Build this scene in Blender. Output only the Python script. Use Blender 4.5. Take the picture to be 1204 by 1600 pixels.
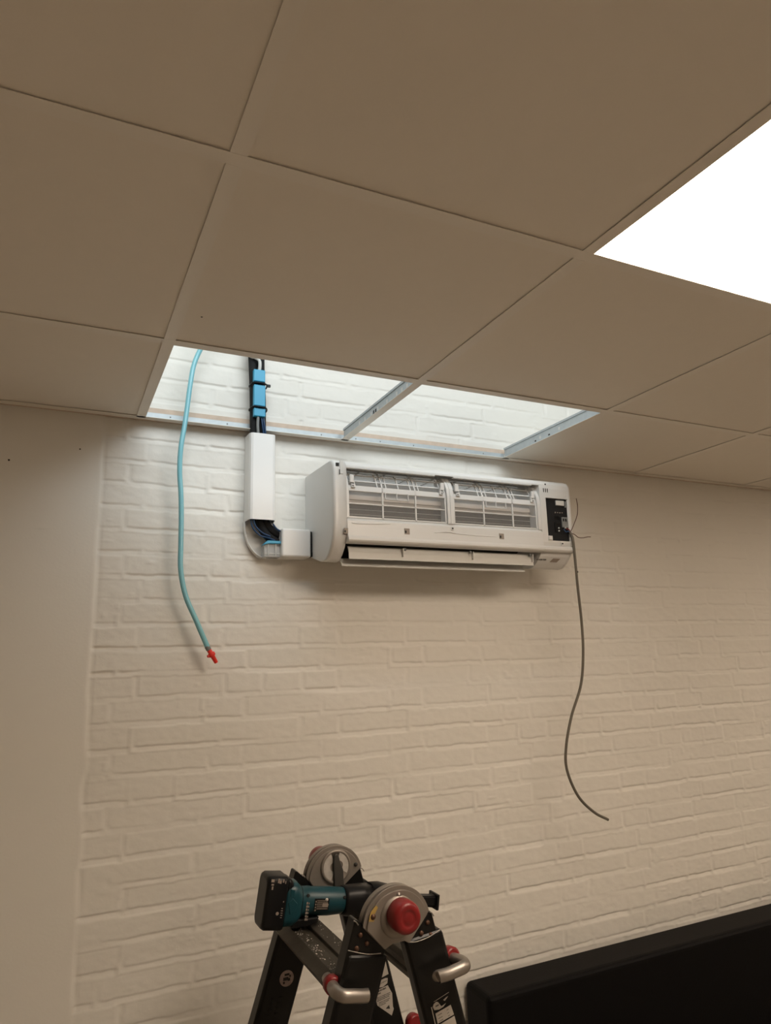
import bpy, bmesh, math, random
import numpy as np
from mathutils import Vector, Matrix

for o in list(bpy.data.objects):
    bpy.data.objects.remove(o)
SC = bpy.context.scene
COL = SC.collection
H = 2.6                                   # underside of the ceiling grid

# ------------------------------------------------------------------ camera
cd = bpy.data.cameras.new('camera'); cam = bpy.data.objects.new('camera', cd); COL.objects.link(cam)
yaw, pitch, roll = 0.4458, 0.2069, -0.0285
cy, sy, cp, sp, cr, sr = math.cos(yaw), math.sin(yaw), math.cos(pitch), math.sin(pitch), math.cos(roll), math.sin(roll)
fwd = Vector((sy*cp, cy*cp, sp)); rt = Vector((cy, -sy, 0)); up = rt.cross(fwd)
r2 = rt*cr + up*sr; u2 = -rt*sr + up*cr
cam.matrix_world = Matrix(((r2.x, u2.x, -fwd.x, -0.7893), (r2.y, u2.y, -fwd.y, -1.9608), (r2.z, u2.z, -fwd.z, H-0.6684), (0, 0, 0, 1)))
cd.sensor_fit = 'VERTICAL'; cd.sensor_height = 24.0; cd.lens = 24.0*1096.28/1600
cd.clip_start = 0.02; cd.clip_end = 50
SC.camera = cam

# ------------------------------------------------------------------ exposure, world
SC.view_settings.view_transform = 'Standard'; SC.view_settings.look = 'None'
SC.view_settings.gamma = 1; SC.view_settings.use_curve_mapping = False
SC.view_settings.exposure = 0.0
w = bpy.data.worlds.new('world'); SC.world = w; w.use_nodes = True
w.node_tree.nodes['Background'].inputs[0].default_value = (1, .8, .6, 1)
w.node_tree.nodes['Background'].inputs[1].default_value = 0.02

PANEL_COL = (1.0, 0.825, 0.65); PANEL_STR = 19.2       # warm LED ceiling panels
PLENUM_COL = (.88, .96, 1.0); PLENUM_W = 52.0      # work lamp lying above the open ceiling bay

def area(name, loc, size, sizey, power, col, rot):
    l = bpy.data.lights.new(name, 'AREA'); l.shape = 'RECTANGLE'; l.size = size; l.size_y = sizey
    l.energy = power; l.color = col
    o = bpy.data.objects.new(name, l); COL.objects.link(o); o.location = loc; o.rotation_euler = rot
    return o
area('plenum_work_lamp', (-0.12, -1.62, 3.80), 2.4, 1.2, PLENUM_W, PLENUM_COL, (math.radians(50), 0, 0))

# ------------------------------------------------------------------ materials
def lin(c):
    c = c/255.0
    return c/12.92 if c <= .04045 else ((c+.055)/1.055)**2.4
def rgb(r, g, b): return (lin(r), lin(g), lin(b), 1)
def mat(name, col, rough=.5, metal=0.0, var=0.0, vscale=8, bump=0.0, bscale=200, spec=.5, alpha=None, emis=None, trans=0):
    m = bpy.data.materials.new(name); m.use_nodes = True; nt = m.node_tree; N = nt.nodes; L = nt.links
    b = N['Principled BSDF']; b.inputs['Base Color'].default_value = col
    b.inputs['Roughness'].default_value = rough; b.inputs['Metallic'].default_value = metal
    b.inputs['Specular IOR Level'].default_value = spec
    tc = N.new('ShaderNodeTexCoord')
    if var:
        n = N.new('ShaderNodeTexNoise'); n.inputs['Scale'].default_value = vscale; n.inputs['Detail'].default_value = 5
        L.new(tc.outputs['Object'], n.inputs['Vector'])
        mx = N.new('ShaderNodeMix'); mx.data_type = 'RGBA'
        mx.inputs[6].default_value = tuple(max(0, c*(1-var)) for c in col[:3])+(1,)
        mx.inputs[7].default_value = tuple(min(1, c*(1+var)) for c in col[:3])+(1,)
        L.new(n.outputs['Fac'], mx.inputs[0]); L.new(mx.outputs[2], b.inputs['Base Color'])
    if bump:
        n = N.new('ShaderNodeTexNoise'); n.inputs['Scale'].default_value = bscale; n.inputs['Detail'].default_value = 4
        L.new(tc.outputs['Object'], n.inputs['Vector'])
        bp = N.new('ShaderNodeBump'); bp.inputs['Strength'].default_value = bump; bp.inputs['Distance'].default_value = .002
        L.new(n.outputs['Fac'], bp.inputs['Height']); L.new(bp.outputs['Normal'], b.inputs['Normal'])
    if alpha is not None: b.inputs['Alpha'].default_value = alpha
    if trans: b.inputs['Transmission Weight'].default_value = trans
    if emis:
        b.inputs['Emission Color'].default_value = tuple(emis[0])+(1,); b.inputs['Emission Strength'].default_value = emis[1]
    return m
M = {}
M['paint'] = mat('painted_brick', (.80, .775, .72, 1), .55, var=.03, vscale=2.5, bump=.12, bscale=160, spec=.35)
M['ceil'] = mat('ceiling_tile_face', (.83, .775, .69, 1), .8, var=.015, vscale=30, bump=.05, bscale=300)
M['tee'] = mat('tee_paint', (.83, .78, .70, 1), .45)
M['galv'] = mat('galvanised_steel', (.50, .54, .56, 1), .5, .35, var=.12, vscale=60)
M['wood'] = mat('raw_timber', rgb(206, 186, 168), .75, var=.22, vscale=40)
M['plenum'] = mat('concrete_grey', (.55, .54, .5, 1), .9, var=.1)
M['floor'] = mat('floor_vinyl', (.46, .405, .34, 1), .45, var=.08, vscale=3)
M['wallp'] = mat('plaster_wall', (.66, .62, .56, 1), .7, var=.02)
M['panel'] = mat('panel_diffuser', (.9, .9, .9, 1), .5, emis=(PANEL_COL, PANEL_STR))
M['white'] = mat('white_plastic', (.72, .715, .70, 1), .32)
M['white2'] = mat('white_plastic_matt', (.68, .675, .65, 1), .5)
M['duct'] = mat('duct_pvc', (.87, .86, .84, 1), .35)
M['black'] = mat('black_plastic', (.006, .006, .0065, 1), .4, spec=.25)
M['foam'] = mat('black_foam', (.006, .006, .007, 1), .85, bump=.3, bscale=400)
M['dark'] = mat('dark_cavity', (.02, .018, .016, 1), .7)
M['fin'] = mat('coil_fins_shaded', (.13, .115, .10, 1), .5, .3)
M['finl'] = mat('coil_fins_lit', (.42, .39, .35, 1), .5, .3)
M['finp'] = mat('coil_plate', (.72, .66, .60, 1), .5)
M['steel'] = mat('bare_steel', (.34, .31, .28, 1), .42, .85, var=.12, vscale=30, bump=.1, bscale=90)
M['hinge'] = mat('worn_hinge_steel', (.27, .24, .21, 1), .5, .6, var=.2, vscale=25, bump=.1, bscale=120)
M['alu'] = mat('dirty_aluminium', (.075, .064, .050, 1), .5, .5, var=.3, vscale=35, bump=.2, bscale=80)
M['railb'] = mat('black_coated_rail', (.007, .0066, .006, 1), .34, var=.3, vscale=20, spec=.25)
M['red'] = mat('red_plastic', (.20, .008, .009, 1), .38)
M['redp'] = mat('red_plug', (.85, .04, .025, 1), .4)
M['teal'] = mat('teal_plastic', (.003, .046, .062, 1), .42)
M['blue'] = mat('blue_plastic', (.045, .36, .58, 1), .4)
M['bluew'] = mat('blue_wire', (.012, .05, .13, 1), .4)
M['hose'] = mat('aqua_hose', (.24, .57, .65, 1), .25, spec=.6)
M['cable'] = mat('grey_cable', (.13, .115, .09, 1), .5)
M['brown'] = mat('brown_wire', (.09, .035, .02, 1), .5)
M['copper'] = mat('rust_rivet', (.10, .05, .03, 1), .5, .5)
M['paper'] = mat('sticker_paper', (.46, .42, .37, 1), .5, var=.06, vscale=60)
M['ink'] = mat('sticker_ink', (.02, .018, .018, 1), .6)
M['cresc'] = mat('worn_white_label', (.48, .45, .41, 1), .6, var=.3, vscale=90)
M['leather'] = mat('black_upholstery', (.0038, .0035, .0038, 1), .55, bump=.2, bscale=220, spec=.12)
M['pink'] = mat('round_sticker', (.42, .34, .33, 1), .6, var=.5, vscale=180)
M['yellow'] = mat('yellow_mark', (.45, .30, .08, 1), .6)
M['leverm'] = mat('dark_lever', (.07, .065, .058, 1), .5, .4)
M['grey'] = mat('grey_plastic', (.22, .23, .23, 1), .5)
M['tag'] = mat('grey_tag', (.30, .25, .21, 1), .5)
# clear plastic
mc = bpy.data.materials.new('clear_plastic'); mc.use_nodes = True; nt = mc.node_tree
b = nt.nodes['Principled BSDF']; b.inputs['Base Color'].default_value = (.8, .82, .82, 1); b.inputs['Roughness'].default_value = .15
b.inputs['Alpha'].default_value = .35; M['clear'] = mc
# filter gauze: fine threads, mostly open
mg = bpy.data.materials.new('filter_gauze'); mg.use_nodes = True; nt = mg.node_tree; N = nt.nodes; L = nt.links
b = N['Principled BSDF']; b.inputs['Base Color'].default_value = (.74, .74, .73, 1); b.inputs['Roughness'].default_value = .6
tc = N.new('ShaderNodeTexCoord'); sp_ = N.new('ShaderNodeSeparateXYZ'); L.new(tc.outputs['Object'], sp_.inputs[0])
def grid(sock, sc, th):
    a = N.new('ShaderNodeMath'); a.operation = 'MULTIPLY'; a.inputs[1].default_value = sc; L.new(sock, a.inputs[0])
    f = N.new('ShaderNodeMath'); f.operation = 'FRACT'; L.new(a.outputs[0], f.inputs[0])
    g = N.new('ShaderNodeMath'); g.operation = 'LESS_THAN'; g.inputs[1].default_value = th; L.new(f.outputs[0], g.inputs[0])
    return g.outputs[0]
b.inputs['Alpha'].default_value = .15; M['gauze'] = mg
# fins: fine vertical lines through bump + colour
def fins(name, c1, c2):
    m = bpy.data.materials.new(name); m.use_nodes = True; nt = m.node_tree; N = nt.nodes; L = nt.links
    b = N['Principled BSDF']; b.inputs['Roughness'].default_value = .5; b.inputs['Metallic'].default_value = .25
    tc = N.new('ShaderNodeTexCoord'); s = N.new('ShaderNodeSeparateXYZ'); L.new(tc.outputs['Object'], s.inputs[0])
    a = N.new('ShaderNodeMath'); a.operation = 'MULTIPLY'; a.inputs[1].default_value = 260; L.new(s.outputs[0], a.inputs[0])
    f = N.new('ShaderNodeMath'); f.operation = 'PINGPONG'; f.inputs[1].default_value = .5; L.new(a.outputs[0], f.inputs[0])
    mx = N.new('ShaderNodeMix'); mx.data_type = 'RGBA'; mx.inputs[6].default_value = c1; mx.inputs[7].default_value = c2
    mu = N.new('ShaderNodeMath'); mu.operation = 'MULTIPLY'; mu.inputs[1].default_value = 2; L.new(f.outputs[0], mu.inputs[0])
    L.new(mu.outputs[0], mx.inputs[0]); L.new(mx.outputs[2], b.inputs['Base Color'])
    return m
M['fin'] = fins('coil_fins_shaded', (.012, .010, .008, 1), (.095, .08, .065, 1))
M['finl'] = fins('coil_fins_lit', (.22, .20, .18, 1), (.74, .70, .65, 1))  # pale copy of the fins, carries the light on the upper coil

# ------------------------------------------------------------------ mesh building
class MB:
    def __init__(s): s.v = []; s.f = []; s.sm = []
    def add(s, vs, fs, smooth=False):
        o = len(s.v); s.v += [tuple(p) for p in vs]; s.f += [tuple(i+o for i in f) for f in fs]; s.sm += [smooth]*len(fs); return s
    def box(s, x0, x1, y0, y1, z0, z1):
        x0, x1 = min(x0, x1), max(x0, x1); y0, y1 = min(y0, y1), max(y0, y1); z0, z1 = min(z0, z1), max(z0, z1)
        return s.add([(x0, y0, z0), (x1, y0, z0), (x1, y1, z0), (x0, y1, z0), (x0, y0, z1), (x1, y0, z1), (x1, y1, z1), (x0, y1, z1)],
                     [(0, 3, 2, 1), (4, 5, 6, 7), (0, 1, 5, 4), (1, 2, 6, 5), (2, 3, 7, 6), (3, 0, 4, 7)])
    def prism(s, prof, a, b, ax='x', smooth=False):
        # prof: 2D points; ax x -> (y,z), y -> (x,z), z -> (x,y)
        n = len(prof)
        def P(p, t): return {'x': (t, p[0], p[1]), 'y': (p[0], t, p[1]), 'z': (p[0], p[1], t)}[ax]
        vs = [P(p, a) for p in prof]+[P(p, b) for p in prof]
        fs = [tuple(range(n))[::-1], tuple(range(n, 2*n))]
        s.add(vs, fs)
        o = len(s.v)-2*n
        for i in range(n):
            j = (i+1) % n; s.f.append((o+i, o+j, o+n+j, o+n+i)); s.sm.append(smooth)
        return s
    def tube(s, path, r, n=10, rr=None, cap=True):
        P = [Vector(p) for p in path]; rings = []
        t0 = (P[1]-P[0]).normalized(); ref = Vector((0, 0, 1)) if abs(t0.z) < .9 else Vector((1, 0, 0))
        nrm = t0.cross(ref).normalized(); vs = []
        for i, p in enumerate(P):
            t = ((P[min(i+1, len(P)-1)]-P[max(i-1, 0)])).normalized()
            nrm = (nrm - t*nrm.dot(t)).normalized(); bn = t.cross(nrm)
            R = rr[i] if rr else r
            for k in range(n):
                a = 2*math.pi*k/n; vs.append(p+(nrm*math.cos(a)+bn*math.sin(a))*R)
        fs = []
        for i in range(len(P)-1):
            for k in range(n):
                k2 = (k+1) % n; fs.append((i*n+k, i*n+k2, (i+1)*n+k2, (i+1)*n+k))
        s.add(vs, fs, True)
        if cap:
            s.add([vs[k] for k in range(n)], [tuple(range(n))[::-1]]); s.add([vs[-n+k] for k in range(n)], [tuple(range(n))])
        return s
    def lathe(s, c, axis, prof, n=28, smooth=True):
        # prof: (distance along axis, radius)
        ax = Vector(axis).normalized(); ref = Vector((0, 0, 1)) if abs(ax.z) < .9 else Vector((1, 0, 0))
        u = ax.cross(ref).normalized(); v = ax.cross(u); c = Vector(c); vs = []
        for d, r in prof:
            for k in range(n):
                a = 2*math.pi*k/n; vs.append(c+ax*d+(u*math.cos(a)+v*math.sin(a))*max(r, 1e-5))
        fs = []
        for i in range(len(prof)-1):
            for k in range(n):
                k2 = (k+1) % n; fs.append((i*n+k, i*n+k2, (i+1)*n+k2, (i+1)*n+k))
        s.add(vs, fs, smooth)
        s.add(vs[:n], [tuple(range(n))[::-1]]); s.add(vs[-n:], [tuple(range(n))])
        return s
    def xf(s, fn, start=0):
        for i in range(start, len(s.v)): s.v[i] = tuple(fn(Vector(s.v[i])))
        return s
def spline(pts, n=8):
    P = [Vector(p) for p in pts]; P = [P[0]*2-P[1]]+P+[P[-1]*2-P[-2]]; out = []
    for i in range(1, len(P)-2):
        for k in range(n):
            t = k/n; a, b, c, d = P[i-1], P[i], P[i+1], P[i+2]
            out.append(.5*((2*b)+(c-a)*t+(2*a-5*b+4*c-d)*t*t+(3*b-a-3*c+d)*t**3))
    out.append(P[-2]); return out
WL = {}
def wloc(o): return WL.get(o.name, Vector((0, 0, 0)))
def obj(name, mb, m, parent=None, loc=None, bevel=0, seg=2, label=None, fixn=True):
    """one mesh object; vertices are given in world space"""
    me = bpy.data.meshes.new(name)
    if parent is not None: base = wloc(parent)
    else: base = Vector(loc) if loc is not None else Vector((0, 0, 0))
    me.from_pydata([tuple(Vector(v)-base) for v in mb.v], [], mb.f); me.update()
    me.polygons.foreach_set('use_smooth', mb.sm)
    if fixn:
        b = bmesh.new(); b.from_mesh(me); bmesh.ops.recalc_face_normals(b, faces=b.faces); b.to_mesh(me); b.free()
    me.materials.append(M[m] if isinstance(m, str) else m)
    o = bpy.data.objects.new(name, me); COL.objects.link(o)
    if parent is not None: o.parent = parent
    else: o.location = base
    WL[o.name] = base
    if bevel:
        bv = o.modifiers.new('bevel', 'BEVEL'); bv.width = bevel; bv.segments = seg; bv.limit_method = 'ANGLE'; bv.angle_limit = math.radians(35)
    if label: o['label'] = label
    return o
def thing(name, label, cat, loc, group=None):
    o = bpy.data.objects.new(name, None); COL.objects.link(o); o.location = loc; o.empty_display_size = .05
    o['label'] = label; o['category'] = cat; WL[o.name] = Vector(loc)
    if group: o['group'] = group
    return o
def tag(o, label, cat, group=None):
    o['label'] = label; o['category'] = cat
    if group: o['group'] = group
    return o
def pieces(name, mbs, m, parent, **k):
    return [obj(name, b_, m, parent=parent, **k) for b_ in mbs]
def struct(name, mb, m, **k):
    o = obj(name, mb, m, **k); o['kind'] = 'structure'; return o

# ------------------------------------------------------------------ brick wall (height field)
rng = np.random.default_rng(7)
def vnoise(X, Z, sx, sz, seed):
    r = np.random.default_rng(seed); G = r.random((256, 256)).astype(np.float32)
    x = X/sx+100.3; z = Z/sz+50.7; xi = np.floor(x).astype(int); zi = np.floor(z).astype(int); fx = x-xi; fz = z-zi
    fx = fx*fx*(3-2*fx); fz = fz*fz*(3-2*fz)
    g = lambda a, b: G[a % 256, b % 256]
    return ((g(xi, zi)*(1-fx)+g(xi+1, zi)*fx)*(1-fz)+(g(xi, zi+1)*(1-fx)+g(xi+1, zi+1)*fx)*fz)*2-1
JO = {-6: [-0.566, -0.344], -5: [-0.614, -0.396], -4: [-0.575, -0.349], -3: [-0.622, -0.397], -2: [-0.572, -0.347], -1: [-0.619, -0.392, -0.297], 0: [-0.573, -0.344, -0.187, -0.013, 0.207, 0.547], 1: [-0.621, -0.398, -0.282, -0.062, 0.161, 0.494], 2: [-0.571, -0.348, -0.124, -0.009, 0.21, 0.432, 0.548], 3: [-0.62, -0.397, -0.281, -0.064, 0.158, 0.27, 0.484], 4: [-0.575, -0.348, -0.24, -0.124, -0.015, 0.209, 0.433, 0.56], 5: [-0.63, -0.396, -0.288, -0.067, 0.153, 0.269, 0.5], 6: [-0.576, -0.354, -0.129, -0.01, 0.215, 0.434, 0.55], 7: [-0.624, -0.384, -0.29, -0.066, 0.151, 0.263, 0.496], 8: [-0.575, -0.281, -0.133, -0.015, 0.21, 0.437], 9: [-0.406, -0.285, -0.135, 0.155, 0.28, 0.495], 10: [-0.588, -0.364, -0.137, -0.011, 0.215, 0.432, 0.771, 1.016, 1.13, 1.332], 11: [-0.623, -0.416, -0.292, -0.143, 0.114, 0.265, 0.495, 0.72, 1.066, 1.29, 1.393], 12: [-0.579, -0.355, 0.681, 0.78, 1.014, 1.128, 1.343], 13: [-0.634, -0.404, -0.297, 0.726, 1.069, 1.355], 14: [-0.578, -0.353, 0.784, 1.012, 1.119, 1.409, 1.583], 15: [-0.409, -0.292, 0.731, 0.848, 1.081, 1.281, 1.405], 16: [-0.575, -0.354, 0.797, 1.01, 1.121, 1.333], 17: [0.731, 0.847, 1.072, 1.298, 1.409]}
PC = 0.0628; Z0 = H-0.4917; XE = -0.687
def courses():
    out = {}
    R = random.Random(5)
    for n in range(-12, 35):
        js = list(JO.get(n, []))
        if not js: js = [-0.575 if n % 2 == 0 else -0.622]
        full = [js[0]]
        while full[0]-.215 > XE+.03: full.insert(0, full[0]-.222)
        for x in js[1:]:
            while x-full[-1] > .29:
                gap = x-full[-1]
                step = .222 if R.random() < .7 and gap > .40 else (.112 if gap < .4 and R.random() < .5 else .222)
                if gap-step < .09: break
                full.append(full[-1]+step)
            full.append(x)
        while full[-1] < 3.1:
            full.append(full[-1]+(.222 if R.random() < .66 else .112)+R.uniform(-.006, .006))
        out[n] = full
    return out
CRS = courses()
xs = np.concatenate([np.arange(-2.6, -1.15, .06), np.arange(-1.15, XE-.02, .014), np.arange(XE-.02, 2.12, .0052), np.arange(2.12, 4.01, .05)])
zs = np.concatenate([np.arange(0, .86, .06), np.arange(.86, 2.97, .0026), np.array([3.0, 3.1, 3.3, 3.6, 4.1])])
X, Z = np.meshgrid(xs, zs, indexing='ij')
wob = vnoise(X, Z, .05, .05, 1)*.0018+vnoise(X, Z, .016, .016, 2)*.0014+vnoise(X, Z, .3, .2, 12)*.0016
Zw = Z+wob
Xw = X+vnoise(X, Z, .05, .05, 4)*.0022+vnoise(X, Z, .014, .014, 24)*.0011
cn = (Z0-Zw)/PC                         # brick n has its lower edge at cn = n
n_i = np.ceil(cn-.0150/PC).astype(int)
u_ = (Z0-Zw)-n_i*PC                     # distance below the lower edge of the brick
v_ = np.full_like(X, -1.0); per = np.zeros_like(X)
for n in range(-12, 35):
    msk = n_i == n
    if not msk.any(): continue
    js = np.array(CRS.get(n, CRS[0])); xv = Xw[msk]
    k = np.clip(np.searchsorted(js-.0142, xv)-1, -1, len(js)-1)
    v_[msk] = np.where(k >= 0, js[np.maximum(k, 0)]-xv, -1.0)
    r = np.random.default_rng(n+100).uniform(-.0012, .0012, len(js)+2); per[msk] = r[k+1]
fb = np.clip(.58+.66*vnoise(X, Z, .16, .05, 3)+.25*vnoise(X, Z, .03, .03, 33), .05, 1.0)
fh = np.clip(.16+.75*vnoise(X, Z, .09, .055, 5), .03, .75)
RC = .0085
qx, qz = v_+RC, u_+RC
sdf = np.hypot(np.maximum(qx, 0), np.maximum(qz, 0))+np.minimum(np.maximum(qx, qz), 0)-RC
wgt = np.clip(.5+(qz-qx)/.008, 0, 1)
joint = np.clip((sdf+.0010)/.0024, 0, 1)*np.clip(1-(sdf-.0018)/.0130, 0, 1)*(fb*wgt+fh*(1-wgt))
fade = 1-.55*np.clip((X-.75)/.4, 0, 1)*np.clip((Z-2.05)/.25, 0, 1)
fine = vnoise(X, Z, .03, .02, 6)*.0004+vnoise(X, Z, .012, .010, 8)*.00028+vnoise(X, Z, .10, .08, 7)*.0007
lump = np.clip(vnoise(X, Z, .022, .014, 9)-.62, 0, 1)*.004*np.clip(vnoise(X, Z, .2, .2, 10)+.2, 0, 1)
Yb = joint*.0042*fade+per*(1-joint)-fine-lump
# plaster strip left of the brick edge
e = (X-(XE+vnoise(X, Z, 1.0, .06, 11)*.004))
plas = -.0015+vnoise(X, Z, .25, .3, 13)*.0010+vnoise(X, Z, .05, .05, 14)*.0002
ridge = np.exp(-((X+.828)/.006)**2)*(Z > 2.28)*(Z < 2.52)*-.0012
plas = plas+ridge
t = np.clip(e/.006+.5, 0, 1)
Y = plas*(1-t)+Yb*t+np.exp(-(e/.0045)**2)*.0030*np.clip(.6+vnoise(X, Z, .5, .07, 15), 0, 1)
nx, nz = len(xs), len(zs)
co = np.stack([X, Y, Z], -1).reshape(-1, 3).astype(np.float32)
ii = np.arange(nx*nz).reshape(nx, nz)
q = np.stack([ii[:-1, :-1], ii[1:, :-1], ii[1:, 1:], ii[:-1, 1:]], -1).reshape(-1, 4).astype(np.int32)
me = bpy.data.meshes.new('wall_back'); me.vertices.add(len(co)); me.vertices.foreach_set('co', co.ravel())
me.loops.add(q.size); me.loops.foreach_set('vertex_index', q.ravel()); me.polygons.add(len(q))
me.polygons.foreach_set('loop_start', np.arange(0, q.size, 4, dtype=np.int32)); me.polygons.foreach_set('loop_total', np.full(len(q), 4, np.int32))
me.polygons.foreach_set('use_smooth', np.ones(len(q), bool)); me.update(calc_edges=True); me.validate()
me.materials.append(M['paint'])
wb = bpy.data.objects.new('wall_back', me); COL.objects.link(wb); wb['kind'] = 'structure'

# ------------------------------------------------------------------ room shell
XA, XB, YF = -2.6, 4.0, -5.4
struct('floor', MB().box(XA, XB, YF, .05, -.1, 0), 'floor')
struct('wall_left', MB().box(XA-.1, XA, YF, .05, 0, 4.1), 'wallp')
struct('wall_right', MB().box(XB, XB+.1, YF, .05, 0, 4.1), 'wallp')
struct('wall_front', MB().box(XA-.1, XB+.1, YF-.1, YF, 0, 4.1), 'wallp')
struct('ceiling', MB().box(XA-.1, XB+.1, YF-.1, .05, 4.1, 4.2), 'plenum')
# small drill holes in the plaster
holes = MB()
for (x, z, r) in ((-.9105, 2.4549, .0025), (-.7467, 2.5009, .002)): holes.lathe((x, -.0012, z), (0, -1, 0), [(0, r), (.0012, r*.9)], 10)
struct('trim_1', holes, 'dark')

# suspended ceiling
D1 = .528
rowY = [0, -D1]+[-D1-.6*k for k in range(1, 9)]
colX = [round(-2.4+.6*k, 3) for k in range(0, 11)]           # tee centre lines
TZ = H+.0027; TT = .014
def tile_mb(x0, x1, y0, y1):
    return MB().box(x0+.0035, x1-.0035, y0, y1, TZ, TZ+TT)
vis = {(-1.2, 0): 'plain beige ceiling tile at the wall, just left of the open bays',
       (.6, 0): 'plain beige ceiling tile at the wall, just right of the open bays',
       (1.2, 0): 'plain beige ceiling tile at the wall, second tile right of the open bays',
       (1.8, 0): 'beige ceiling tile at the wall, a sliver at the right edge',
       (-1.2, 1): 'plain beige ceiling tile at the photo\'s left edge, second row from the wall',
       (-.6, 1): 'beige ceiling tile with a small dark speck, beside the bay with the hose',
       (0, 1): 'beige ceiling tile between the right open bay and the lit panel',
       (.6, 1): 'large beige ceiling tile at the right edge, between lit panel and wall',
       (1.2, 1): 'thin wedge of beige ceiling tile at the right edge, second row from wall',
       (-1.2, 2): 'darkest beige ceiling tile in the top left corner of the photo',
       (-.6, 2): 'large beige ceiling tile at the top centre, left of the lit panel'}
panels = [(0, 2), (2.4, 2), (0, 6)]
rest = MB(); teeX = []; k = 0
for c in [-2.4-.2]+colX:
    x0 = c; x1 = -2.4 if c < -2.4 else min(c+.6, XB)
    for r in range(9):
        yb = rowY[r]; ya = rowY[r+1] if r < 8 else YF
        key = (round(x0, 3)+0.0, r)
        if key in ((-.6, 0), (0, 0)) or key in [(round(a, 3), b_) for a, b_ in panels]: continue
        if r == 0: yb = -.014
        if yb-ya < .05 or x1-x0 < .05: continue
        t_ = tile_mb(x0, x1, ya+.0035, yb-(.0035 if r else .001))
        if key in vis:
            loc = ((x0+x1)/2, (ya+yb)/2, TZ)
            o = obj('ceiling_tile', t_, 'ceil', loc=loc, bevel=.001)
            tag(o, vis[key], 'ceiling tile', 'tiles of the suspended ceiling'); o['kind'] = 'thing'
            if key == (-.6, 1):
                obj('speck', MB().lathe((-.5571, -.6606, TZ-.0004), (0, 0, -1), [(0, .0022), (.0004, .002)], 8), 'dark', parent=o)
        else: rest.add(t_.v, t_.f)
struct('trim_2', rest, 'ceil')                                 # tiles out of the photo
# tee profiles: flange 24 mm, web 38 mm, bulb
def tee(axis, c, a, b_, holes_at=()):
    fl, wbm = MB(), MB()
    if axis == 'y':                                             # runs along y at x=c
        fl.box(c-.012, c+.012, a, b_, H, H+.0012)
        wbm.box(c-.0007, c+.0007, a, b_, H+.0012, H+.032); wbm.box(c-.0032, c+.0032, a, b_, H+.0315, H+.038)
        wbm.box(c-.0115, c+.0115, a, b_, H+.0012, H+.0016)
    else:
        fl.box(a, b_, c-.012, c+.012, H, H+.0012)
        wbm.box(a, b_, c-.0007, c+.0007, H+.0012, H+.032); wbm.box(a, b_, c-.0032, c+.0032, H+.0315, H+.038)
        wbm.box(a, b_, c-.0115, c+.0115, H+.0012, H+.0016)
    return fl, wbm
tn = 3
def put_tee(axis, c, a, b_):
    global tn
    fl, wbm = tee(axis, c, a, b_)
    o = struct('trim_%d' % tn, fl, 'tee'); tn += 1
    wo = obj('web', wbm, 'galv', parent=o)
    return o
for r in range(1, 9): put_tee('x', rowY[r], XA, XB)
for c in colX:
    for r in range(0, 9):
        yb = rowY[r]-.0122 if r else -.026; ya = (rowY[r+1] if r < 8 else YF)+.0122
        o = put_tee('y', c, ya, yb)
        if r == 0 and c in (0.0, .6):                            # punched slots of the bare webs
            sl = MB()
            for yy in ((-.252, -.266) if c == 0 else (-.20, -.27)):
                sl.box(c-.0009, c+.0009, yy-.004, yy+.004, H+.010, H+.021 if c == 0 else H+.015)
            obj('slot', sl, 'dark', parent=o)
            sw = MB()  # small white pieces standing in for glints on the web
            for yy in ((-.15, -.19, -.235, -.28, -.34, -.40, -.43, -.46) if c == 0 else (-.225, -.32)):
                sw.box(c-.0011, c-.0007, yy-.004, yy+.004, H+.012, H+.022)
            obj('web_glint', sw, 'white2', parent=o)
# wall angle and timber batten
o = struct('trim_%d' % tn, MB().box(XA, XB, -.036, -.0122, H, H+.0012), 'tee'); tn += 1
obj('upright_leg', MB().box(XA, XB, -.0134, -.0122, H+.0008, H+.022), 'galv', parent=o)
for xx in (-.52, -.36, -.07, .045, .13, .25, .37, .52): obj('screw', MB().lathe((xx, -.0134, H+.0145), (0, -1, 0), [(0, .0024), (.0008, .002)], 8), 'grey', parent=o)
struct('trim_%d' % tn, MB().box(XA, XB, -.0120, .003, H+.0015, H+.0365), 'wood'); tn += 1

# LED ceiling panels
ng = 'flat LED panels in the suspended ceiling'
for i, (px, r) in enumerate(panels):
    y1 = rowY[r]-.0; y0 = rowY[r+1]; x0, x1 = px, px+.6
    lab = ('square white lit ceiling panel at the right edge of the photo', 'lit ceiling panel outside the photo, far right near the brick wall', 'lit ceiling panel outside the photo, at the back of the room')[i]
    t = thing('ceiling_light', lab, 'ceiling light', ((x0+x1)/2, (y0+y1)/2, H+.002), ng)
    a = .0122
    obj('diffuser', MB().box(x0+a+.001, x1-a-.001, y0+a+.001, y1-a-.001, H+.0012, H+.006), 'panel', parent=t)
    fr = MB(); e0 = .003
    fr.box(x0+e0, x1-e0, y0+e0, y1-e0, H+.0065, H+.012)
    obj('frame', fr, 'white2', parent=t)

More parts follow.
